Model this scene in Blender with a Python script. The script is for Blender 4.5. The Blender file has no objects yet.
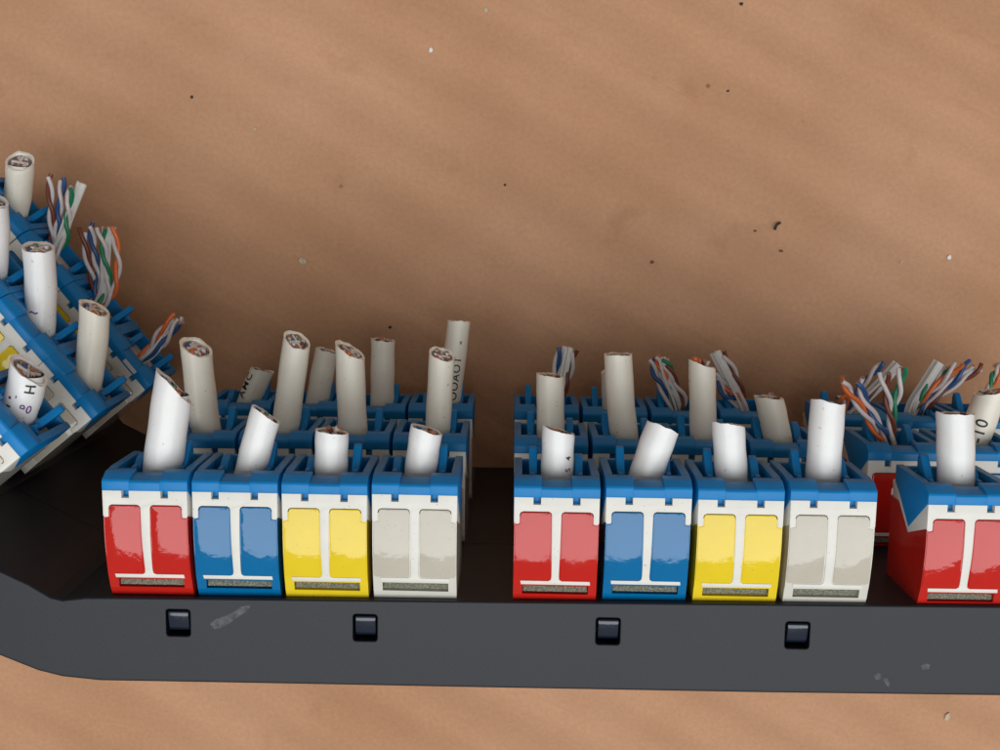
import bpy, bmesh, math, random
from mathutils import Vector, Matrix
random.seed(7)
C = bpy.context.scene.collection
R = random.random
def rnd(a, b): return a + (b - a) * R()

# ------------------------------------------------------------------ camera geometry (cm)
F = 1200.0
ZF = [10.22, 6.82, 3.42]           # height of the jack faces of the three stacked panels
H = ZF[0] + 19.3
zc = Vector((-15 / F, -179 / F, 1)).normalized()
xc = Vector((1, -.0172, 0)); xc = (xc - zc * xc.dot(zc)).normalized()
yc = zc.cross(xc)
M3 = Matrix((xc, yc, zc))
def P(u, v, z):
    d = M3 @ Vector(((u - 500) / F, (375 - v) / F, -1))
    t = (z - H) / d.z
    return Vector((d.x * t, d.y * t, z))

# ------------------------------------------------------------------ materials
MT = {}
def mat(name, col, rough=.4, spec=.5, bump=0, bscale=40, mott=0, mscale=3, coat=0, metal=0, sss=0, speck=None, speckscale=18, bdist=.01):
    m = bpy.data.materials.new(name); m.use_nodes = True
    nt = m.node_tree; N = nt.nodes; L = nt.links
    b = N['Principled BSDF']
    b.inputs['Base Color'].default_value = (*col, 1)
    b.inputs['Roughness'].default_value = rough
    b.inputs['Specular IOR Level'].default_value = spec
    b.inputs['Metallic'].default_value = metal
    b.inputs['Coat Weight'].default_value = coat
    b.inputs['Coat Roughness'].default_value = .04
    if sss:
        b.inputs['Subsurface Weight'].default_value = sss
        b.inputs['Subsurface Radius'].default_value = (.12, .1, .08)
        b.inputs['Subsurface Scale'].default_value = 1
    g = N.new('ShaderNodeNewGeometry')
    src = None
    if mott or speck:
        n = N.new('ShaderNodeTexNoise'); n.inputs['Scale'].default_value = mscale; n.inputs['Detail'].default_value = 5
        L.new(g.outputs['Position'], n.inputs['Vector'])
        mx = N.new('ShaderNodeMix'); mx.data_type = 'RGBA'
        mx.inputs[6].default_value = (*[c * (1 - mott) for c in col], 1)
        mx.inputs[7].default_value = (*[min(1, c * (1 + mott)) for c in col], 1)
        L.new(n.outputs['Fac'], mx.inputs[0]); src = mx.outputs[2]
        if speck:
            n2 = N.new('ShaderNodeTexNoise'); n2.inputs['Scale'].default_value = speckscale; n2.inputs['Detail'].default_value = 2
            L.new(g.outputs['Position'], n2.inputs['Vector'])
            rp = N.new('ShaderNodeValToRGB'); rp.color_ramp.elements[0].position = .70; rp.color_ramp.elements[1].position = .76
            L.new(n2.outputs['Fac'], rp.inputs[0])
            m2 = N.new('ShaderNodeMix'); m2.data_type = 'RGBA'
            L.new(rp.outputs[0], m2.inputs[0]); L.new(src, m2.inputs[6]); m2.inputs[7].default_value = (*speck, 1)
            src = m2.outputs[2]
        L.new(src, b.inputs['Base Color'])
    if bump:
        n3 = N.new('ShaderNodeTexNoise'); n3.inputs['Scale'].default_value = bscale; n3.inputs['Detail'].default_value = 3
        L.new(g.outputs['Position'], n3.inputs['Vector'])
        bp = N.new('ShaderNodeBump'); bp.inputs['Strength'].default_value = bump; bp.inputs['Distance'].default_value = bdist
        L.new(n3.outputs['Fac'], bp.inputs['Height']); L.new(bp.outputs[0], b.inputs['Normal'])
        if coat: L.new(bp.outputs[0], b.inputs['Coat Normal'])
    MT[name] = m
    return m
mat('cap_blue', (.0, .19, .49), .42, .3, .12, 30, .10, 5, speck=(.03, .22, .45), speckscale=26)
mat('housing_white', (.70, .68, .62), .42, .5, .1, 30, .07, 4, speck=(.35, .31, .24), speckscale=22)
for n, c in (('red', (.50, .016, .010)), ('blue', (.001, .135, .33)), ('yellow', (.76, .56, .02)), ('white', (.50, .46, .38))):
    mat('cover_' + n, c if n != 'white' else (.62, .60, .53), .1, .5, .14, 5.0, .08, 4, coat=.08, bdist=.03)
    mat('panel_' + n, c, .07, .5, .14, 5.0, .05, 4, coat=.08, bdist=.03, speck=[x * .6 for x in c], speckscale=24)
mat('contact_metal', (.24, .24, .18), .42, .5, .9, 34, .8, 26, metal=.5, bdist=.05)
mat('slot_black', (.012, .012, .012), .6)
mat('jacket_ivory', (.85, .79, .67), .36, .5, .2, 12, .05, 2.5, sss=.15, speck=(.42, .37, .30), speckscale=13, bdist=.012)
mat('jacket_white', (.78, .77, .755), .32, .5, .2, 12, .04, 2.5, sss=.15, speck=(.5, .47, .42), speckscale=13, bdist=.012)
mat('foil_grey', (.26, .27, .30), .3, .5, metal=.6)
mat('separator_white', (.72, .70, .66), .4, mott=.08, mscale=9)
mat('filler_grey', (.30, .26, .24), .6, mott=.3, mscale=12)
mat('wire_orange', (.74, .15, .03), .35, mott=.12, mscale=9)
mat('wire_blue', (.02, .08, .24), .35, mott=.12, mscale=9)
mat('wire_green', (.01, .20, .09), .35, mott=.12, mscale=9)
mat('wire_brown', (.17, .04, .022), .35, mott=.12, mscale=9)
mat('wire_white', (.62, .56, .55), .35, mott=.12, mscale=9)
mat('copper', (.42, .24, .17), .35, metal=.7)
mat('ink_black', (.02, .02, .022), .6)
mat('ink_purple', (.13, .03, .20), .6)
mat('ink_cyan', (.06, .36, .5), .5)
mat('bezel_black', (.005, .007, .012), .47, .38, .25, 45, .15, 1.2, bdist=.006)
mat('peg_black', (.008, .014, .028), .2, .6, .3, 8, coat=.3)
mat('chip_pale', (.52, .42, .30), .7, mott=.2, mscale=20)
mat('chip_white', (.8, .8, .78), .6, mott=.1, mscale=20)
mat('chip_dark', (.02, .022, .02), .6)
mat('chip_brown', (.16, .08, .04), .7)
mat('chip_green', (.02, .06, .02), .6)

def cardboard():
    m = bpy.data.materials.new('kraft_cardboard'); m.use_nodes = True
    nt = m.node_tree; N = nt.nodes; L = nt.links; b = N['Principled BSDF']
    b.inputs['Roughness'].default_value = .7; b.inputs['Specular IOR Level'].default_value = .3
    g = N.new('ShaderNodeNewGeometry')
    def noise(scale, det=5, vec=None, rough=.55):
        n = N.new('ShaderNodeTexNoise'); n.inputs['Scale'].default_value = scale; n.inputs['Detail'].default_value = det
        n.inputs['Roughness'].default_value = rough
        L.new(vec or g.outputs['Position'], n.inputs['Vector']); return n.outputs['Fac']
    def ramp(f, a, c0, bb, c1):
        r = N.new('ShaderNodeValToRGB'); e = r.color_ramp.elements
        e[0].position = a; e[0].color = (*c0, 1); e[1].position = bb; e[1].color = (*c1, 1)
        L.new(f, r.inputs[0]); return r.outputs[0]
    def mul(a, c, fac=1, mode='MULTIPLY'):
        x = N.new('ShaderNodeMix'); x.data_type = 'RGBA'; x.blend_type = mode; x.inputs[0].default_value = fac
        L.new(a, x.inputs[6]); L.new(c, x.inputs[7]); return x.outputs[2]
    col = ramp(noise(.16, 6), .35, (.462, .238, .125), .68, (.555, .306, .178))
    # long soft marks running along the flutes
    mp = N.new('ShaderNodeMapping'); mp.inputs['Rotation'].default_value[2] = math.radians(27)
    L.new(g.outputs['Position'], mp.inputs['Vector'])
    mp2 = N.new('ShaderNodeMapping'); mp2.inputs['Scale'].default_value = (.16, .6, 1)
    L.new(mp.outputs[0], mp2.inputs['Vector'])
    streak = noise(.9, 4, mp2.outputs[0])
    col = mul(col, ramp(streak, .33, (.95, .945, .94), .67, (1.03, 1.03, 1.03)))
    wv = N.new('ShaderNodeTexWave'); wv.wave_type = 'BANDS'; wv.bands_direction = 'Y'; wv.inputs['Scale'].default_value = .21
    wv.inputs['Distortion'].default_value = 2.5; wv.inputs['Detail'].default_value = 3; wv.inputs['Detail Scale'].default_value = .35
    L.new(mp.outputs[0], wv.inputs['Vector'])
    col = mul(col, ramp(wv.outputs['Fac'], 0, (.96, .955, .95), .9, (1.03, 1.03, 1.03)))
    crease = ramp(mul(ramp(wv.outputs['Fac'], .80, (0, 0, 0), 1, (1, 1, 1)), ramp(noise(.3, 3), .45, (0, 0, 0), .62, (1, 1, 1))), 0, (0, 0, 0), 1, (1, 1, 1))
    fine = noise(9, 6, None, .75)
    col = mul(col, ramp(fine, .28, (.88, .87, .86), .7, (1.07, 1.07, 1.07)))
    mp3 = N.new('ShaderNodeMapping'); mp3.inputs['Rotation'].default_value[2] = .9; mp3.inputs['Scale'].default_value = (1, 7, 1)
    L.new(g.outputs['Position'], mp3.inputs['Vector'])
    fib = noise(4.2, 3, mp3.outputs[0], .6)
    col = mul(col, ramp(fib, .66, (1, 1, 1), .78, (.80, .76, .72)))
    v = N.new('ShaderNodeTexVoronoi'); v.inputs['Scale'].default_value = .42; v.inputs['Randomness'].default_value = 1
    L.new(g.outputs['Position'], v.inputs['Vector'])
    col = mul(col, ramp(v.outputs['Distance'],   .018, (.5, .42, .36), .035, (1, 1, 1)))
    blot = noise(.55, 3)
    col = mul(col, ramp(blot, .62, (1, 1, 1), .75, (.85, .83, .80)))
    L.new(col, b.inputs['Base Color'])
    w = N.new('ShaderNodeTexWave'); w.wave_type = 'BANDS'; w.bands_direction = 'Y'; w.inputs['Scale'].default_value = .36
    w.inputs['Distortion'].default_value = 1.2; w.inputs['Detail'].default_value = 2; w.inputs['Detail Scale'].default_value = .25
    L.new(mp.outputs[0], w.inputs['Vector'])
    a1 = N.new('ShaderNodeBump'); a1.inputs['Strength'].default_value = .35; a1.inputs['Distance'].default_value = .035
    L.new(w.outputs['Fac'], a1.inputs['Height'])
    a2 = N.new('ShaderNodeBump'); a2.inputs['Strength'].default_value = .5; a2.inputs['Distance'].default_value = .18
    L.new(streak, a2.inputs['Height']); L.new(a1.outputs[0], a2.inputs['Normal'])
    a3 = N.new('ShaderNodeBump'); a3.inputs['Strength'].default_value = .35; a3.inputs['Distance'].default_value = .02
    a4 = N.new('ShaderNodeBump'); a4.inputs['Strength'].default_value = .8; a4.inputs['Distance'].default_value = .03
    L.new(crease, a4.inputs['Height']); L.new(a2.outputs[0], a4.inputs['Normal'])
    L.new(fine, a3.inputs['Height']); L.new(a4.outputs[0], a3.inputs['Normal'])
    L.new(a3.outputs[0], b.inputs['Normal'])
    MT['kraft_cardboard'] = m
cardboard()

# ------------------------------------------------------------------ object helpers
def empty(name, loc, rz=0):
    o = bpy.data.objects.new(name, None); C.objects.link(o); o.location = loc; o.rotation_euler = (0, 0, rz)
    o.empty_display_size = .3
    return o
def tag(o, label, cat, group=None):
    o['label'] = label; o['category'] = cat
    if group: o['group'] = group
    return o
def obj(name, bm, mats, parent=None, smooth=None):
    me = bpy.data.meshes.new(name)
    bmesh.ops.recalc_face_normals(bm, faces=bm.faces[:])
    bm.to_mesh(me); bm.free()
    for m in (mats if isinstance(mats, (list, tuple)) else [mats]): me.materials.append(MT[m])
    if smooth:
        for p in me.polygons: p.use_smooth = True
        try: me.set_sharp_from_angle(angle=math.radians(smooth))
        except Exception: pass
    o = bpy.data.objects.new(name, me); C.objects.link(o)
    if parent: o.parent = parent
    return o
def box(bm, x0, x1, y0, y1, z0, z1, bev=0, seg=2):
    vs = [bm.verts.new((x, y, z)) for x in (x0, x1) for y in (y0, y1) for z in (z0, z1)]
    q = [(0, 1, 3, 2), (4, 6, 7, 5), (0, 4, 5, 1), (2, 3, 7, 6), (0, 2, 6, 4), (1, 5, 7, 3)]
    fs = [bm.faces.new([vs[i] for i in f]) for f in q]
    if bev:
        es = list({e for f in fs for e in f.edges})
        bmesh.ops.bevel(bm, geom=es, offset=bev, segments=seg, profile=.5, affect='EDGES')
def prism(bm, pts, axis, a0, a1, bev=0):
    """extrude a 2-D outline along an axis; axis 'x': pts are (y,z); 'z': pts are (x,y)"""
    f = (lambda p, a: (a, p[0], p[1])) if axis == 'x' else (lambda p, a: (p[0], p[1], a))
    A = [bm.verts.new(f(p, a0)) for p in pts]; B = [bm.verts.new(f(p, a1)) for p in pts]
    n = len(pts); fs = [bm.faces.new(A), bm.faces.new(B[::-1])]
    for i in range(n): fs.append(bm.faces.new((A[i], B[i], B[(i + 1) % n], A[(i + 1) % n])))
    if bev:
        es = list({e for q in fs for e in q.edges})
        bmesh.ops.bevel(bm, geom=es, offset=bev, segments=2, profile=.5, affect='EDGES', clamp_overlap=True)
    return fs

W = 1.425
SY = 1.06
LINE = -.30                       # local y of the seam between blue cap and white face
def drop(w):                      # profile of the coloured face, w = distance below the seam
    if w < .62: return 0
    return -.125 * min(1, (w - .62) / .80) ** 1.7 - max(0, w - 1.42) * .42
def bend_plate(outline, thick, proud, bev=.008):
    """flat outline (x, w) laid on the curved face"""
    bm = bmesh.new()
    vs = [bm.verts.new((x, -w, 0)) for x, w in outline]
    f = bm.faces.new(vs)
    r = bmesh.ops.extrude_face_region(bm, geom=[f])
    for v in r['geom']:
        if isinstance(v, bmesh.types.BMVert): v.co.z -= thick
    if bev:
        top = [e for e in bm.edges if all(abs(v.co.z) < 1e-6 for v in e.verts)]
        bmesh.ops.bevel(bm, geom=top, offset=bev, segments=2, profile=.5, affect='EDGES', clamp_overlap=True)
    for k in range(1, 13):
        g = bm.verts[:] + bm.edges[:] + bm.faces[:]
        bmesh.ops.bisect_plane(bm, geom=g, plane_co=(0, -(.5 + k * .08), 0), plane_no=(0, 1, 0), dist=1e-5)
    for v in bm.verts:
        v.co.z += proud + drop(-v.co.y); v.co.y = LINE + v.co.y * SY
    return bm
def round_rect(x0, x1, w0, w1, r, lean=0, n=4):
    pts = []
    for cx, cw, a0 in ((x1 - r, w0 + r, -90), (x1 - r, w1 - r, 0), (x0 + r, w1 - r, 90), (x0 + r, w0 + r, 180)):
        for i in range(n + 1):
            a = math.radians(a0 + 90 * i / n)
            pts.append((cx + r * math.cos(a), cw + r * math.sin(a)))
    return pts

def make_jack(colour, side):
    root = empty('keystone_jack', (0, 0, 0))
    # ---- blue cap that clamps the cable
    bm = bmesh.new()
    fr = [(LINE, 0), (-.15, 0), (-.115, -.02), (-.02, -.20), (-.01, -.24), (-.01, -.40), (-.30, -.40), (LINE, -.2)]
    prism(bm, fr, 'x', 0, .46, .012); prism(bm, fr, 'x', .96, W, .012)
    fr2 = [(LINE, .006), (-.165, .006), (-.13, -.02), (-.085, -.18), (-.075, -.22), (-.075, -.39), (-.28, -.39), (LINE, -.2)]
    prism(bm, fr2, 'x', .45, .97, .006)
    sk = [(0, -.50), (-.02, -.30), (-.15, -.02), (LINE, -.02), (-.92, -.88), (-.45, -1.42), (-.30, -1.70), (0, -1.70)]
    for a, b in ((-.004, .13), (W - .13, W + .004)):
        prism(bm, sk, 'x', a, b, .012)
    box(bm, .1, W - .1, -.32, -.02, -1.70, -1.58, .02)
    jaws = []
    for sx in (0, 1):
        X = lambda a: W - a if sx else a
        def bx(a, b, *r, bev=.015): box(bm, min(X(a), X(b)), max(X(a), X(b)), *r, bev)
        bx(.10, .36, -.34, -.10, -.80, -.68)
        bx(.26, .34, -.34, -.06, -1.5, -.70)
        # clamping jaw: a wedge standing above the cap
        up = 1 if sx != side else (.25 if side == 0 else .6)
        jw = [(-.40, -1.40), (.20 * up, -1.36), (.30 * up, -1.30), (.28 * up, -1.20), (.10 * up, -1.06), (-.10, -.86), (-.40, -.86)]
        a, b = sorted((X(.25), X(.385)))
        jm = bmesh.new(); prism(jm, jw, 'x', a, b, .018); jaws.append(jm)
        # tooth in the slot of the white face
        bx(.33, .44, LINE - .13, LINE + .01, -.28, -.115, bev=.006)
    box(bm, .1, W - .1, -.56, -.40, -1.6, -.45, 0)
    cap = obj('cable_cap', bm, 'cap_blue', root, 40)
    for jm in jaws: obj('clamp_jaw', jm, 'cap_blue', cap, 40)
    # ---- white housing with its pointed side edges
    bm = bmesh.new()
    box(bm, .03, W - .03, -.95, LINE - .012, -1.9, -.16, .02)
    wk = [(LINE - .012, -.02), (LINE - .42, -.03), (-1.02, -.90), (-.55, -1.50), (-.40, -1.84), (LINE - .012, -1.84)]
    prism(bm, wk, 'x', .004, .05, .006); prism(bm, wk, 'x', W - .05, W - .004, .006)
    obj('housing', bm, 'housing_white', root, 40)
    # ---- coloured cover
    bm = bmesh.new()
    pr = [(-.62, -.06)]
    k = .30
    while k <= 1.46: pr.append((LINE - k * SY, drop(k) - .012)); k += .058
    s0, s1 = 1.475, 1.625
    pr += [(LINE - SY * s0, drop(s0) - .012), (LINE - SY * s0 - .004, drop(s0) - .13), (LINE - SY * s1, drop(s1) - .13), (LINE - SY * s1 - .004, drop(s1) - .012),
           (LINE - SY * 1.76, drop(1.76) - .02), (LINE - SY * 1.80, drop(1.8) - .06), (LINE - SY * 1.80, -1.9), (-.62, -1.9)]
    prism(bm, pr, 'x', .012, W - .012)
    for a, b in ((.011, .165), (W - .15, W - .011)):
        prism(bm, [(LINE - SY * s0 + .02, drop(s0) - .014), (LINE - SY * s1 - .02, drop(s1) - .014), (LINE - SY * s1 - .02, -.5), (LINE - SY * s0 + .02, -.5)], 'x', a, b)
    cov = obj('colour_cover', bm, 'cover_' + colour, root, 30)
    # ---- white face plate: band, two ears, stem and foot bar in one outline with fillets
    c = W / 2
    b0, e = .225, .405
    nt = lambda a, b: [(a, 0), (a, .115), (b, .115), (b, 0)]
    out = [(.006, 0)] + nt(.325, .448) + nt(W - .448, W - .325) + [(W - .006, 0), (W - .008, e), (W - .03, e + .02), (W - .085, e + .02), (W - .10, e), (W - .10, b0 + .06), (W - .115, b0 + .02), (W - .16, b0),
           (c + .13, b0), (c + .092, b0 + .02), (c + .078, b0 + .06), (c + .062, 1.30), (c + .07, 1.36), (c + .11, 1.385),
           (W - .13, 1.385), (W - .12, 1.45), (.14, 1.45), (.13, 1.385), (c - .11, 1.385), (c - .07, 1.36), (c - .062, 1.30),
           (c - .078, b0 + .06), (c - .092, b0 + .02), (c - .13, b0), (.16, b0), (.115, b0 + .02), (.10, b0 + .06), (.10, e), (.085, e + .02), (.03, e + .02), (.008, e)]
    obj('face_plate', bend_plate(out, .13, .004, .006), 'housing_white', root, 30)
    # ---- two glossy colour panels
    for a, b in ((.115, c - .088), (c + .088, W - .115)):
        pl = round_rect(a, b, b0 + .015, 1.375, .05)
        D = .09
        if a < .4: wide = pl[:10] + [(x - D, w) for x, w in pl[10:15]] + [(a - D, .45), (a, .43)] + pl[15:]
        else: wide = pl[:5] + [(b, .43), (b + D, .45)] + [(x + D, w) for x, w in pl[5:10]] + pl[10:]
        obj('colour_panel', bend_plate(wide, .05, .001, .012), 'panel_' + colour, cov, 30)
    # ---- contact strip in the slot
    bm = bmesh.new()
    d = drop(1.55)
    box(bm, .17, W - .155, LINE - SY * 1.605, LINE - SY * 1.505, d - .13, d - .075, .02)
    obj('contact_strip', bm, 'contact_metal', cov, 40)
    return root
protos = {}
used = set()
def place_jack(colour, org, ang, label, group, side=0):
    if (colour, side) not in protos:
        r = protos[colour, side] = make_jack(colour, side)
    else:
        s = protos[colour, side]; r = s.copy(); C.objects.link(r)
        for ch in s.children:
            q = ch.copy(); C.objects.link(q); q.parent = r
            for gc in ch.children:
                q2 = gc.copy(); C.objects.link(q2); q2.parent = q
    r.location = org + Vector((0, rnd(-.02, .02), 0)); r.rotation_euler = (rnd(-.006, .006), rnd(-.006, .006), ang + rnd(-.005, .005))
    tag(r, label, 'jack', group)
    return r

# ------------------------------------------------------------------ swept tubes
def frames(path):
    n = len(path); T = []
    for i in range(n):
        T.append((path[min(n - 1, i + 1)] - path[max(0, i - 1)]).normalized())
    x = Vector((1, 0, 0)); fr = []
    for t in T:
        x = (x - t * x.dot(t)).normalized(); fr.append((t, x, x.cross(t)))      # x right, z towards the viewer (t is up the picture)
    return fr
def bez(p0, p1, p2, n):
    return [p0 * (1 - t) ** 2 + p1 * 2 * t * (1 - t) + p2 * t * t for t in [i / n for i in range(n + 1)]]
def smooth_path(pts, n=26):
    q = [pts[0] * 2 - pts[1]] + list(pts) + [pts[-1] * 2 - pts[-2]]
    out = []
    segs = len(pts) - 1
    for i in range(n + 1):
        s = i / n * segs; k = min(int(s), segs - 1); t = s - k
        a, b, c, d = q[k], q[k + 1], q[k + 2], q[k + 3]
        out.append(.5 * ((2 * b) + (c - a) * t + (2 * a - 5 * b + 4 * c - d) * t * t + (3 * b - a - 3 * c + d) * t ** 3))
    return out
def sweep(bm, path, rad, seg=8, cap=True, capmat=1, fr=None, shape=None, cut=None):
    fr = fr or frames(path); rings = []
    for i, (p, (t, x, z)) in enumerate(zip(path, fr)):
        ring = []
        for k in range(seg if not shape else len(shape)):
            if shape: ox, oz = shape[k]
            else:
                a = 2 * math.pi * k / seg; ox, oz = rad * math.cos(a), rad * math.sin(a)
            co = p + x * ox + z * oz
            if cut is not None and i == len(path) - 1:
                c0, nrm = cut; co = co - t * ((co - c0).dot(nrm) / t.dot(nrm))
            ring.append(bm.verts.new(co))
        rings.append(ring)
    m = len(rings[0])
    for a, b in zip(rings, rings[1:]):
        for k in range(m): bm.faces.new((a[k], a[(k + 1) % m], b[(k + 1) % m], b[k])).smooth = True
    if cap:
        bm.faces.new(rings[0][::-1]); f = bm.faces.new(rings[-1]); f.material_index = capmat
    return rings
def raw(name, bm, mats, parent):
    return obj(name, bm, mats, parent, 50)
def cable_text(parent, s, path, r, along, phi, size, m='ink_black', rot=False):
    cu = bpy.data.curves.new('printing', 'FONT'); cu.body = s; cu.size = size; cu.space_character = 1.15
    cu.offset = .003 * size / .3
    to = bpy.data.objects.new('printing', cu); C.objects.link(to)
    bpy.context.view_layer.update()
    me = bpy.data.meshes.new_from_object(to.evaluated_get(bpy.context.evaluated_depsgraph_get()))
    C.objects.unlink(to); bpy.data.objects.remove(to); bpy.data.curves.remove(cu)
    bm = bmesh.new(); bm.from_mesh(me); bpy.data.meshes.remove(me)
    for k in range(-10, 60):
        for no in ((0, 1, 0), (1, 0, 0)):
            bmesh.ops.bisect_plane(bm, geom=bm.verts[:] + bm.edges[:] + bm.faces[:], plane_co=(k * .05, k * .05, 0), plane_no=no, dist=1e-5)
    fr = frames(path); L = [0]
    for a, b in zip(path, path[1:]): L.append(L[-1] + (b - a).length)
    for v in bm.verts:
        tx, ty = v.co.x, v.co.y
        if rot: al, ph = along + ty, phi + tx / r
        else: al, ph = along + tx, phi - ty / r
        al = max(0, min(L[-1] - 1e-4, al)); i = max(j for j in range(len(L)) if L[j] <= al); i = min(i, len(path) - 2)
        t = (al - L[i]) / (L[i + 1] - L[i]); p = path[i].lerp(path[i + 1], t); T, x, z = fr[i]
        v.co = p + (x * math.sin(ph) + z * math.cos(ph)) * (r + .004)
    return obj('printing', bm, m, parent)

PAIRS = ['orange', 'blue', 'green', 'brown']
def cable(base, ydir, top, wpx, a, o, label, group, white=False, texts=(), poke=None, bow=0):
    """a cut cable stub: jacket, shield film, separator and eight wires ending on a slanted cut"""
    zt = top.z; r = wpx * (H - zt) / F / 2
    root = empty('cable_stub', base); tag(root, label, 'cable', group)
    dr = ((top - base).normalized() + ydir * .6).normalized(); p0 = base - dr * .4; p1 = base + dr * .15 + (top - base) * .25
    path = bez(p0, p1, top, 16)
    path = [p + Vector((bow * math.sin(math.pi * i / 16), 0, 0)) for i, p in enumerate(path)]
    path = [p - base for p in path]; fr = frames(path); t, x, z = fr[-1]
    nrm = (t + x * a + z * o).normalized(); c0 = path[-1]
    cut = (c0, nrm); seg = 40
    bm = bmesh.new()
    # jacket with wall thickness and a slightly ragged lip
    rs = []
    wob = [rnd(-.011, .011) for _ in range(seg)]; wob = [(wob[k] + wob[k - 1] + wob[(k + 1) % seg]) for k in range(seg)]
    for rad, sl in ((r, slice(0, 17)), (r * .83, slice(16, 12, -1))):
        pp = path[sl]; ff = fr[sl]
        for i, (p, (tt, xx, zz)) in enumerate(zip(pp, ff)):
            ring = []
            last = (rad == r and i == 16) or (rad != r and i == 0)
            ov = 1 + .015 * math.sin(i * .9 + wpx)
            for k in range(seg):
                an = 2 * math.pi * k / seg
                co = p + (xx * math.cos(an) + zz * math.sin(an)) * rad * ov
                if last or (co - c0).dot(nrm) > -.01:
                    co = co - tt * ((co - c0).dot(nrm) / tt.dot(nrm)) + tt * (wob[k] * .8 + (.0 if rad == r else -.012) if last else -.01)
                ring.append(bm.verts.new(co))
            rs.append(ring)
    for A, B in zip(rs, rs[1:]):
        for k in range(seg): bm.faces.new((A[k], A[(k + 1) % seg], B[(k + 1) % seg], B[k]))
    e_in = [e for e in bm.edges if (all(v in rs[16] for v in e.verts) or all(v in rs[17] for v in e.verts))]
    jk = raw('jacket', bm, 'jacket_white' if white else 'jacket_ivory', root)
    # inside: everything is cut on the same plane, a hair below the lip
    def stub(bm, ox, oz, rad, lift, sg=8, shape=None, capm=1):
        pp = [path[i] + fr[i][1] * ox + fr[i][2] * oz for i in range(12, 17)]
        dz = lift
        sweep(bm, pp, rad, sg, True, capm, fr[12:17], shape, (c0 + t * dz, nrm))
    bm = bmesh.new(); q = r * .73; pts = []
    for k in range(15):
        an = math.radians(-40 + 300 * k / 14); pts.append((q * math.cos(an), q * math.sin(an)))
    pts += [(u * .92, v * .92) for u, v in pts[::-1]]
    stub(bm, 0, 0, 0, -.03, shape=pts, capm=0); raw('shield_film', bm, 'foil_grey', root)
    bm = bmesh.new(); h = r * .62; e = r * .07; rot = rnd(0, 1.5)
    stub(bm, 0, 0, r * .8, -.075, 24, capm=1)
    cr = [(h, e), (e, e), (e, h), (-e, h), (-e, e), (-h, e), (-h, -e), (-e, -e), (-e, -h), (e, -h), (e, -e), (h, -e)]
    cr = [(u * math.cos(rot) - v * math.sin(rot), u * math.sin(rot) + v * math.cos(rot)) for u, v in cr]
    stub(bm, 0, 0, 0, -.02, shape=cr, capm=0); raw('separator', bm, ['separator_white', 'filler_grey'], root)
    for k, cn in enumerate(PAIRS):
        ca = rot + math.pi / 4 + k * math.pi / 2; cx, cz = r * .42 * math.cos(ca), r * .42 * math.sin(ca)
        ta = rnd(0, 3)
        for s, nm in ((1, cn), (-1, 'white')):
            bm = bmesh.new()
            stub(bm, cx + s * r * .14 * math.cos(ta), cz + s * r * .14 * math.sin(ta), r * .16, rnd(-.04, .02))
            raw('wire', bm, ['wire_' + nm, 'copper' if R() < .45 else 'wire_' + nm], root)
    if poke:
        for nm, dx, dl in poke:
            pp = [path[-2] + x * dx * .6, path[-1] + x * dx * .8 + t * dl * .4, path[-1] + x * dx * 1.2 + t * dl + z * .03]
            bm = bmesh.new(); sweep(bm, smooth_path(pp, 8), .052, 8); raw('wire', bm, ['wire_' + nm, 'copper'], root)
    for s, al, phi, size, *ex in texts:
        cable_text(jk, s, path, r * 1.015, al, phi, size, *ex)
    return root

def bundle(base, ydir, z, strands, label, group, wr=.048):
    """stripped cable: separator strip and twisted pairs that splay from the jack"""
    root = empty('stripped_cable', base); tag(root, label, 'wires', group)
    for kind, pts, *ex in strands:
        w = [P(u, v, z + (ex[0] if ex else 0) * (i / max(1, len(pts) - 1))) for i, (u, v) in enumerate(pts)]
        st = base - ydir * .3 + Vector((rnd(-.1, .1), 0, rnd(-.1, .1)))
        path = smooth_path([st] + w, 40); path = [p - base for p in path]; fr = frames(path)
        if kind == 'sep':
            h, e = .125, .022; rot = .35
            cr = [(h, e), (e, e), (e, h), (-e, h), (-e, e), (-h, e), (-h, -e), (-e, -e), (-e, -h), (e, -h), (e, -e), (h, -e)]
            cr = [(u * math.cos(rot) - v * math.sin(rot), u * math.sin(rot) + v * math.cos(rot)) for u, v in cr]
            bm = bmesh.new(); sweep(bm, path, 0, shape=cr, capmat=0, fr=fr); raw('separator', bm, 'separator_white', root)
            continue
        ln = sum((b - a).length for a, b in zip(path, path[1:])); turns = ln / 1.05; ph = rnd(0, 6)
        flare = rnd(.0, .05)
        for s, nm in ((0, kind), (math.pi, 'white')):
            hp = []
            for i, (p, (t, x, zz)) in enumerate(zip(path, fr)):
                an = ph + s + 2 * math.pi * turns * i / 40
                rr = wr * 1.0 + flare * max(0, i - 34) / 6
                hp.append(p + x * math.cos(an) * rr + zz * math.sin(an) * rr)
            if s: hp = hp[:-rnd_i(0, 2) or None]
            bm = bmesh.new(); sweep(bm, hp, wr, 8); raw('wire', bm, ['wire_' + nm, 'copper'], root)
    return root
def rnd_i(a, b): return random.randint(a, b)

# ------------------------------------------------------------------ the ground sheet
bm = bmesh.new(); box(bm, -120, 120, -120, 120, -.4, 0)
g = obj('ground', bm, 'kraft_cardboard'); g['kind'] = 'structure'; g['label'] = 'sheet of brown kraft cardboard under the panels'

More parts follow.
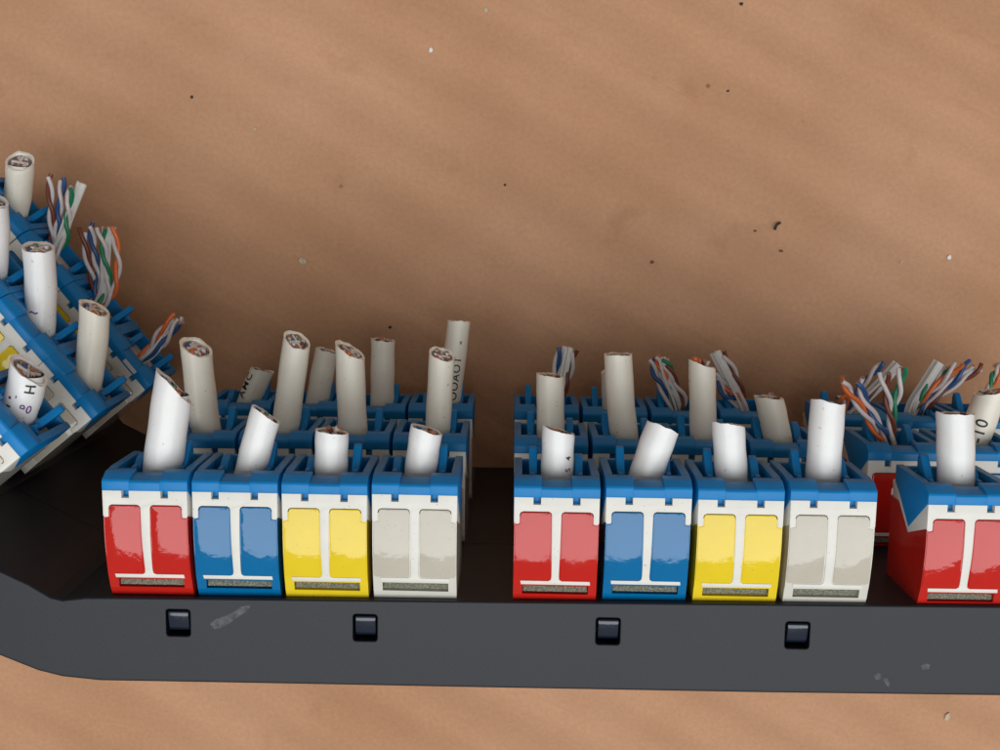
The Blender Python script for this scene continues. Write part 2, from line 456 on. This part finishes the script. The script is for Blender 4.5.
# ------------------------------------------------------------------ the three stacked angled panels
zb = ZF[0] - .12
inner = [(1260, 609), (480, 601.5), (110, 597.5), (85, 597.5), (62, 600), (50, 597), (28, 584), (0, 571), (-71, 536), (-150, 444), (-266, 308)]
outer = [(-338, 368), (-190, 540), (-120, 606), (-60, 636), (-10, 652), (15, 662), (38, 671), (62, 677), (100, 681), (300, 684.5), (480, 688), (760, 693), (1000, 696), (1260, 700)]
poly = [P(u, v, zb) for u, v in inner + outer]
names = ['top', 'middle', 'bottom']
PGRP = 'patch panels stacked on the cardboard'
plab = ['topmost black angled patch panel bar, its smooth rim with four square holes facing up',
        'black angled patch panel in the middle of the stack, carrying the middle row of jacks',
        'lowest black angled patch panel lying directly on the brown cardboard']
HOLES = [(178, 623), (365, 628), (608, 631.5), (797.5, 635.5)]
for k in range(3):
    root = empty('patch_panel', (0, 0, ZF[k] - 3.4)); tag(root, plab[k], 'patch panel', PGRP)
    bm = bmesh.new()
    zt = ZF[k] - .12; zl = zt - 3.396
    fs = prism(bm, [(p.x, p.y) for p in poly], 'z', zl, zt)
    bmesh.ops.triangulate(bm, faces=[]) 
    es = [e for e in bm.edges if abs(e.verts[0].co.z - e.verts[1].co.z) < 1e-5 and e.verts[0].co.z > zt - .1]
    if k == 0: bmesh.ops.bevel(bm, geom=es, offset=.05, segments=4, profile=.6, affect='EDGES', clamp_overlap=True)
    for v in bm.verts: v.co.z -= ZF[k] - 3.4
    rim = obj('bezel', bm, 'bezel_black', root)
    if k == 0:
        bc = bmesh.new()
        for u, v in HOLES:
            c = P(u, v, zt); c.z -= ZF[k] - 3.4
            box(bc, c.x - .205, c.x + .205, c.y - .235, c.y + .235, c.z - .55, c.z + .3)
            vert = [e for e in bc.edges if abs(e.verts[0].co.z - e.verts[1].co.z) > .5 and abs((e.verts[0].co.x - c.x)) < .3 and e.calc_length() > .5]
            bmesh.ops.bevel(bc, geom=[e for e in vert if len(e.link_faces) == 2], offset=.05, segments=3, profile=.5, affect='EDGES')
        cut = obj('cutter', bc, 'bezel_black'); cut.parent = root
        md = rim.modifiers.new('b', 'BOOLEAN'); md.operation = 'DIFFERENCE'; md.object = cut; md.solver = 'EXACT'
        mb = rim.modifiers.new('c', 'BEVEL'); mb.width = .018; mb.segments = 2; mb.limit_method = 'ANGLE'; mb.angle_limit = math.radians(70)
        bpy.context.view_layer.update()
        me = bpy.data.meshes.new_from_object(rim.evaluated_get(bpy.context.evaluated_depsgraph_get()))
        rim.modifiers.clear(); rim.data = me
        bpy.data.objects.remove(cut)
        for u, v in HOLES:
            c = P(u, v, zt); c.z -= ZF[k] - 3.4
            bm = bmesh.new()
            prism(bm, [(-.17, -.42), (-.16, -.10), (-.10, -.05), (.14, .0), (.205, -.01), (.21, -.42)], 'x', -.17, .18, .025)
            for q in bm.verts: q.co += c
            obj('latch_peg', bm, 'peg_black', root, 40)
        # dried scuffs on the rim
        def scuff(pts, name='scuff_mark', mt='scuff'):
            bm = bmesh.new()
            vs = [bm.verts.new(P(u, v, zt + .003) - Vector((0, 0, ZF[k] - 3.4))) for u, v in pts]
            bm.faces.new(vs); obj(name, bm, mt, root)
        m = mat('scuff', (.36, .36, .39), .6, mott=.3, mscale=6)
        N = m.node_tree.nodes; L = m.node_tree.links
        nn = N.new('ShaderNodeTexNoise'); nn.inputs['Scale'].default_value = 9; nn.inputs['Detail'].default_value = 5
        gg = N.new('ShaderNodeNewGeometry'); L.new(gg.outputs['Position'], nn.inputs['Vector'])
        rr = N.new('ShaderNodeMapRange'); rr.inputs[1].default_value = .3; rr.inputs[2].default_value = .75; rr.inputs[3].default_value = .02; rr.inputs[4].default_value = .30
        L.new(nn.outputs['Fac'], rr.inputs[0]); L.new(rr.outputs[0], N['Principled BSDF'].inputs['Alpha'])
        scuff([(210, 624), (216, 619), (225, 616), (234, 612), (240, 607), (249, 605), (250, 607), (246, 612), (238, 617), (230, 623), (221, 628), (214, 629)])
        scuff([(921, 666), (925, 663), (930, 665), (929, 669), (923, 670)])
        scuff([(874, 676), (878, 673), (882, 675), (881, 679), (876, 680)])
        scuff([(883, 679), (887, 678), (890, 684), (888, 687), (885, 683)])

# ------------------------------------------------------------------ jacks
COL = ['red', 'blue', 'yellow', 'white']
pL0, pL1 = P(101.5, 489.5, ZF[0]), P(462, 495, ZF[0])
pR0, pR1 = P(514, 496, ZF[0]), P(883, 502.5, ZF[0])
pT0 = P(928, 504.5, ZF[0])
aL = math.atan2((pL1 - pL0).y, (pL1 - pL0).x); aR = math.atan2((pR1 - pR0).y, (pR1 - pR0).x)
pA = P(20, 457, ZF[0])            # outer corner of the arm's last jack
aA = math.radians(-50.5)
def org(p, ang, k, pitch):
    """jack origin (local x=0,y=0) for index k from the corner point p on the seam line"""
    dx = Vector((math.cos(ang), math.sin(ang), 0)); dy = Vector((-dx.y, dx.x, 0))
    return p + dx * (k * pitch) - dy * LINE
pitL = (pL1 - pL0).length / 4; pitR = (pR1 - pR0).length / 4
tier = ['front', 'middle', 'back']
ordn = ['first', 'second', 'third', 'fourth']
jacks = {}
JG = 'blue-capped jacks set in the panels'
def jl(t, where, k, c):
    if t == 0: return f'{c}-faced jack with blue cap in the front row, {where}'
    return f'blue-capped {c} jack of the {tier[t]} row, {where}'
for t in range(3):
    for k in range(4):
        c = COL[k]
        for G, p, a, pit in (('left', pL0, aL, pitL), ('right', pR0, aR, pitR)):
            o = org(p, a, k, pit); o.z = ZF[t] + rnd(-.015, .015)
            sd = 'left of the dark gap' if G == 'left' else 'right of the dark gap'
            lab = (f'{c}-faced jack with blue cap in the front row, {sd}' if t == 0 else
                   f'blue-capped jack in the {tier[t]} row behind the {c}-faced front jack {sd}')
            place_jack(c, o, a, lab, JG, int(G == 'right')); jacks[(G, t, k)] = (o, a)
    for k in range(3 if t == 2 else 2 if t == 1 else 1):
        o = org(pT0, aR, k, pitR); o.z = ZF[t]
        lab = ('red-faced jack with blue cap in the front row, cut by the right picture edge' if t == 0 else
               f'blue-capped jack in the {tier[t]} row at the right edge, {ordn[k]} of its cluster' +
               '')
        place_jack(COL[k], o, aR, lab, JG, 1); jacks[('T', t, k)] = (o, aR)
    for k in range((1, 3, 4)[t]):
        o = org(pA, aA, -(k + 1), 1.45 * .985); o.z = ZF[t]
        c = COL[3 - k]
        if t == 0: lab = 'nearest blue-capped jack of the slanted left cluster, holding the purple-marked cable'
        elif k == 2 and t == 1: lab = 'blue-capped jack at the extreme left edge, third of the slanted middle row'
        else: lab = f'blue-capped jack of slanted left cluster, {ordn[k]} from the corner in its {tier[t]} row'
        place_jack(c, o, aA, lab, JG); jacks[('A', t, k)] = (o, aA)
jr = [o for o in C.objects if o.get('category') == 'jack' and (o.location - jacks[('A', 2, 0)][0]).length < .05][0]
bm = bmesh.new(); box(bm, .62, 1.0, LINE + .035, LINE + .125, .004, .014, .003); obj('label_sticker', bm, 'jacket_white', jr)
def exit_of(key, dz=-.95, dy=-.15):
    o, a = jacks[key]; dx = Vector((math.cos(a), math.sin(a), 0)); dy_ = Vector((-dx.y, dx.x, 0))
    return o + dx * (W / 2) + dy_ * dy + Vector((0, 0, dz)), dy_

# ------------------------------------------------------------------ cables: key, top centre px, width px, slope of the cut, openness, tilt to viewer
CG = 'cut cable stubs rising from the jacks'
def mk(key, u, v, w, a, o, label, dz=.0, base=None, **kw):
    b, yd = exit_of(key)
    if base is not None:
        bb = P(base, 470, b.z); b = Vector((bb.x, b.y, b.z)) if key[0] != 'A' else b
    z = b.z + dz
    cable(b, yd, P(u, v, z), w, a, o, label, CG, **kw)
# front row
mk(('L', 0, 0) if 0 else ('left', 0, 0), 174, 386, 40, .74, -.22, 'white cable with a steep slanted cut, standing in the leftmost red-faced front jack', white=True, base=162)
mk(('left', 0, 1), 266, 414, 32, 0.32, -0.12, 'short white cable leaning right in the blue-faced front jack left of the gap', white=True, base=250)
mk(('left', 0, 2), 332, 431, 34, 0.1, 0, 'short upright white cable with ragged top in the yellow-faced front jack left of the gap', white=True, base=331, poke=[('brown', -.05, .06), ('white', .1, .08)])
mk(('left', 0, 3), 426.5, 429, 33, 0.15, -0.05, 'short white cable in the white-faced front jack beside the dark gap', white=True, base=420)
mk(('right', 0, 0), 558.5, 430, 33, 0.26, -0.12, 'short white cable with faint black marks in the red-faced front jack right of the gap', white=True, base=557, texts=[('4', .70, .85, .15), ('S', .50, .85, .15)])
mk(('right', 0, 1), 663, 427, 35, 0.05, -0.15, 'short white cable leaning right in the blue-faced front jack right of the gap', white=True, base=645)
mk(('right', 0, 2), 728, 424, 33, 0.25, -0.14, 'short white cable in the yellow-faced front jack right of the gap', white=True, base=732)
mk(('right', 0, 3), 828, 402, 35, 0.16, -0.16, 'tall thick white cable in the white-faced front jack right of the gap', white=True, base=823)
mk(('T', 0, 0), 955, 413, 37, .1, -.1, 'thick white cable in the red-faced front jack at the right edge', white=True, base=957)
mk(('A', 0, 0), 29, 370, 38, .62, .0, 'short white cable with purple and black ink marks at the left edge', dz=.1, white=True,
   texts=[('H', .80, .8, .24), ('90', .46, .25, .2, 'ink_purple', True), ('.', .62, -.5, .4, 'ink_purple', True), ('-', .42, -.45, .3, 'ink_black', True), ("'", .58, -.1, .2, 'ink_purple', True)])
# middle row
mk(('left', 1, 0), 196, 347, 31, 0.5, 0.3, 'long ivory cable with open end showing wires, leftmost of the middle row', dz=.15, base=208, bow=-.03)
mk(('left', 1, 1), 297, 340, 28, 0.32, 0.36, 'long ivory cable leaning right with open end, second of the middle row', dz=.15, base=285)
mk(('left', 1, 2), 350, 350, 29.5, 0.6, 0.12, 'ivory cable with steep slanted cut above the ragged short cable', dz=.1, base=354, bow=-.02)
mk(('left', 1, 3), 442, 354, 26, 0.25, 0.28, 'long ivory cable whose open end overlaps the tall printed cable beside the gap', dz=.12, base=437)
mk(('right', 1, 0), 550, 375, 28, 0.15, 0, 'plain ivory cable in the middle row just right of the gap, wires showing above it', base=550)
mk(('right', 1, 1), 618, 354, 28.5, 0.06, 0, 'tallest ivory cable of the middle row right of the gap, flat cut', base=625, bow=-.04)
mk(('right', 1, 2), 702, 364, 27, 0.4, 0, 'ivory cable with orange and brown wires poking from its top', base=702, poke=[('orange', -.14, .14), ('orange', -.07, .1), ('brown', .05, .06), ('white', .13, .0)])
mk(('right', 1, 3), 768.5, 397, 28.5, 0.38, -0.02, 'short ivory cable leaning left in the middle row beside the tall white one', base=777, poke=[('white', .06, .05)])
mk(('T', 1, 1), 992, 391, 31, -0.55, -0.1, 'ivory cable printed with a dash and 10 at the right edge', dz=.1, base=970, texts=[('-10', .50, .05, .33)])
mk(('A', 1, 0), 94.5, 308, 30, .45, .1, 'ivory cable with slanted open end in the slanted left cluster', dz=.1)
mk(('A', 1, 1), 38, 247, 31, 0.15, 0.24, 'bright white cable with open end in the slanted left cluster, ink smudge at its foot', dz=.1, white=True,
   texts=[('~', .55, -.35, .3, 'ink_purple', True)])
mk(('A', 1, 2), -8, 200, 30, .4, .3, 'white cable cut by the left picture edge', dz=.1, white=True)
# back row
mk(('left', 2, 0), 262.5, 370, 23.5, -0.28, -0.1, 'short leaning cable in the back row with block letters along its side', base=249, texts=[('AMC', .48, -.45, .26)])
mk(('left', 2, 1), 327, 350, 23.5, 0.05, 0, 'ivory cable leaning right in the back row between two longer cables', base=317)
mk(('left', 2, 2), 383, 340, 24, 0.08, 0.02, 'upright ivory cable in the back row standing apart, flat cut', base=382, poke=[('orange', -.04, .05)])
mk(('left', 2, 3), 459, 321, 23, -0.03, -0.08, 'tallest cable of the back row beside the gap, printed with letters along its right side', base=447, texts=[('OOAOT   -', .55, .62, .25)], bow=.02)
mk(('right', 2, 1), 613, 373, 24, .1, .1, 'back row ivory cable almost hidden behind the tallest middle cable', base=612)
mk(('A', 2, 3), 20, 161, 27, 0.05, 0.5, 'grey-white cable with round open end at the top of the slanted left cluster', dz=.2)

# ------------------------------------------------------------------ stripped cables
def mb_(key, strands, label):
    b, yd = exit_of(key); bundle(b, yd, b.z, strands, label, 'stripped cables with bare twisted wires')
mb_(('right', 2, 0), [('sep', [(560, 385), (568, 347)]), ('blue', [(552, 385), (560, 347)]), ('brown', [(566, 385), (575, 349)])],
    'stripped wires, white strip with blue and brown pairs, just right of the gap')
mb_(('right', 2, 2), [('sep', [(674, 398), (666, 378), (660, 358)]), ('blue', [(664, 392), (655, 374), (652, 358)]), ('brown', [(684, 402), (676, 384), (667, 364)], ), ('green', [(672, 388), (670, 370), (665, 358)]), ('orange', [(668, 385), (660, 366), (657, 356)])],
    'stripped wires with orange tip and green pair, behind the leaning white front cable')
mb_(('right', 2, 3), [('sep', [(740, 402), (728, 378), (715, 352)]), ('brown', [(743, 398), (735, 374), (722, 352)]), ('blue', [(735, 402), (724, 394), (717, 372)]), ('orange', [(738, 400), (728, 388), (716, 376)])],
    'stripped wires with grey-white strip leaning left, right of the ivory cable with poking orange wires')
mb_(('T', 2, 0), [('sep', [(856, 408), (880, 384), (898, 364)]), ('blue', [(854, 396), (870, 376), (884, 362)]), ('brown', [(862, 402), (885, 382), (900, 366)]), ('orange', [(846, 402), (842, 398), (838, 400)])],
    'stripped wires with broad white strip leaning right, behind the splayed pairs')
mb_(('T', 1, 0), [('orange', [(878, 436), (866, 415), (851, 394), (842, 379)], .7), ('blue', [(886, 436), (874, 416), (864, 397), (860, 380)], .5), ('brown', [(893, 438), (890, 415), (887, 395), (884, 373)], .3), ('green', [(891, 430), (895, 405), (900, 385), (903, 365)], .2)],
    'four splayed twisted pairs, orange blue brown and green, from the dark red jack')
mb_(('T', 2, 1), [('sep', [(912, 405), (925, 384), (939, 362)]), ('orange', [(918, 404), (940, 383), (961, 362)], .2), ('blue', [(926, 402), (952, 382), (972, 362)], .1), ('brown', [(932, 402), (962, 380), (983, 367)]), ('green', [(920, 396), (936, 378), (950, 366)], -.1)],
    'fan of stripped wires with white strip, orange and blue tips, near the right edge')
mb_(('T', 2, 2), [('orange', [(984, 396), (996, 380), (1006, 368)]), ('green', [(990, 385), (996, 372), (1003, 365)], -.1)],
    'orange stripped wire behind the cable printed 10 at the right edge')
mb_(('A', 2, 0), [('orange', [(148, 350), (160, 332), (176, 315)], .2), ('blue', [(154, 352), (168, 338), (179, 321)], .2), ('sep', [(150, 354), (163, 338), (176, 320)]), ('white', [(152, 350), (172, 330), (184, 319)])],
    'stripped orange and blue wires leaning right at the corner of the slanted cluster')
mb_(('A', 2, 1), [('sep', [(103, 290), (105, 262), (107, 227)]), ('green', [(108, 292), (105, 258), (101, 228)], .2), ('orange', [(112, 295), (118, 262), (113, 227)]), ('brown', [(95, 292), (88, 262), (82, 227)], .1), ('blue', [(98, 280), (94, 250), (90, 222)])],
    'stripped wires with green, orange and brown pairs, second from the corner of the slanted cluster')
mb_(('A', 2, 2), [('sep', [(60, 240), (70, 213), (82, 183)]), ('brown', [(52, 240), (51, 208), (49, 174)], .1), ('blue', [(57, 232), (60, 205), (63, 177)]), ('green', [(66, 238), (68, 212), (71, 187)], .2)],
    'stripped wires with a long white strip and brown pair, highest on the slanted cluster')

# ------------------------------------------------------------------ debris on the cardboard
def chip(u, v, sx, sy, m, label, rz=0, nm='debris_chip', h=.6):
    p = P(u, v, 0); s = H / F * .85
    bm = bmesh.new()
    if nm == 'debris_fibre':
        q = smooth_path([Vector((-sx * s / 2, 0, .06)), Vector((0, .04, .10)), Vector((sx * s / 2, 0, .06))], 8); sweep(bm, q, sy * s / 2, 6, capmat=0)
    else:
        bmesh.ops.create_icosphere(bm, subdivisions=2, radius=1)
        for w in bm.verts:
            k = rnd(.75, 1.2); w.co = Vector((w.co.x * sx * s / 2 * k, w.co.y * sy * s / 2 * k, (w.co.z + .8) * min(sx, sy) * s / 2 * h * k))
    o = obj(nm, bm, m); o.location = p; o.rotation_euler = (0, 0, rz); o['label'] = label; o['category'] = 'debris'; o['group'] = 'specks of debris on the cardboard'
chip(303, 261, 10, 7, 'chip_pale', 'pale tan crumb on the cardboard left of centre', -.4)
chip(431, 50, 4.5, 5, 'chip_white', 'small white crumb on the cardboard near the top, left of centre')
chip(486, 10, 5, 5, 'chip_pale', 'pale crumb at the top edge of the cardboard')
chip(255, 129, 4, 3.5, 'chip_pale', 'tiny pale grain on the cardboard at upper left')
chip(777, 226, 10, 3, 'chip_dark', 'short black fibre lying on the cardboard right of centre', .95, 'debris_fibre')
chip(949, 257, 6, 5, 'chip_white', 'bright white chip on the cardboard at far right', .6)
chip(741, 4, 4.5, 4, 'chip_dark', 'dark round speck at the top edge of the cardboard')
chip(192, 97, 3.5, 3.5, 'chip_dark', 'dark speck on the cardboard at upper left')
chip(390, 327, 4, 4, 'chip_dark', 'dark speck just above the upright back row cable')
chip(505, 185, 3, 3, 'chip_dark', 'dark speck at the middle of the cardboard')
chip(728, 91, 3.5, 2.5, 'chip_dark', 'dark speck on the cardboard above the short black fibre')
chip(755, 231, 3.5, 2.5, 'chip_brown', 'brown speck just left of the short black fibre')
chip(781, 251, 5, 3, 'chip_brown', 'brown speck just below the short black fibre')
chip(901, 262, 4, 3, 'chip_pale', 'pale speck left of the bright white chip', .4)
chip(947, 716, 6, 10, 'chip_pale', 'pale flake on the cardboard below the panel bar', -.4)
chip(999, 367, 9, 4, 'chip_green', 'dark green sliver on the cardboard at the right edge', 0, 'debris_fibre')
chip(652, 262, 5, 4, 'chip_brown', 'ring-shaped brown speck on the cardboard above the tallest middle cable')
chip(730, 230 - 0, 2.5, 2.5, 'chip_pale', 'tiny pale grain left of the black fibre') if 0 else None

# ------------------------------------------------------------------ light
w = bpy.data.worlds.new('World'); bpy.context.scene.world = w; w.use_nodes = True
bg = w.node_tree.nodes['Background']; bg.inputs[0].default_value = (1.0, .94, .88, 1); bg.inputs[1].default_value = .20
l = bpy.data.lights.new('open_sky_light', 'AREA'); l.shape = 'RECTANGLE'; l.size = 185; l.size_y = 82; l.energy = 165000; l.color = (.95, .98, 1.0)
o = bpy.data.objects.new('open_sky_light', l); C.objects.link(o); o.location = (22, -35, 110)      # a wide patch of open sky overhead

# ------------------------------------------------------------------ camera
cd = bpy.data.cameras.new('camera'); cam = bpy.data.objects.new('camera', cd); C.objects.link(cam)
cd.sensor_width = 36; cd.lens = 36 * F / 1000; cd.clip_start = .5; cd.clip_end = 2000
cam.matrix_world = Matrix.Translation((0, 0, H)) @ M3.to_4x4()
sc = bpy.context.scene; sc.camera = cam
sc.view_settings.view_transform = 'Standard'; sc.view_settings.look = 'None'; sc.view_settings.exposure = 0; sc.view_settings.gamma = 1
sc.render.resolution_x = 1024; sc.render.resolution_y = 768
sc.render.engine = 'CYCLES'; sc.cycles.use_denoising = True
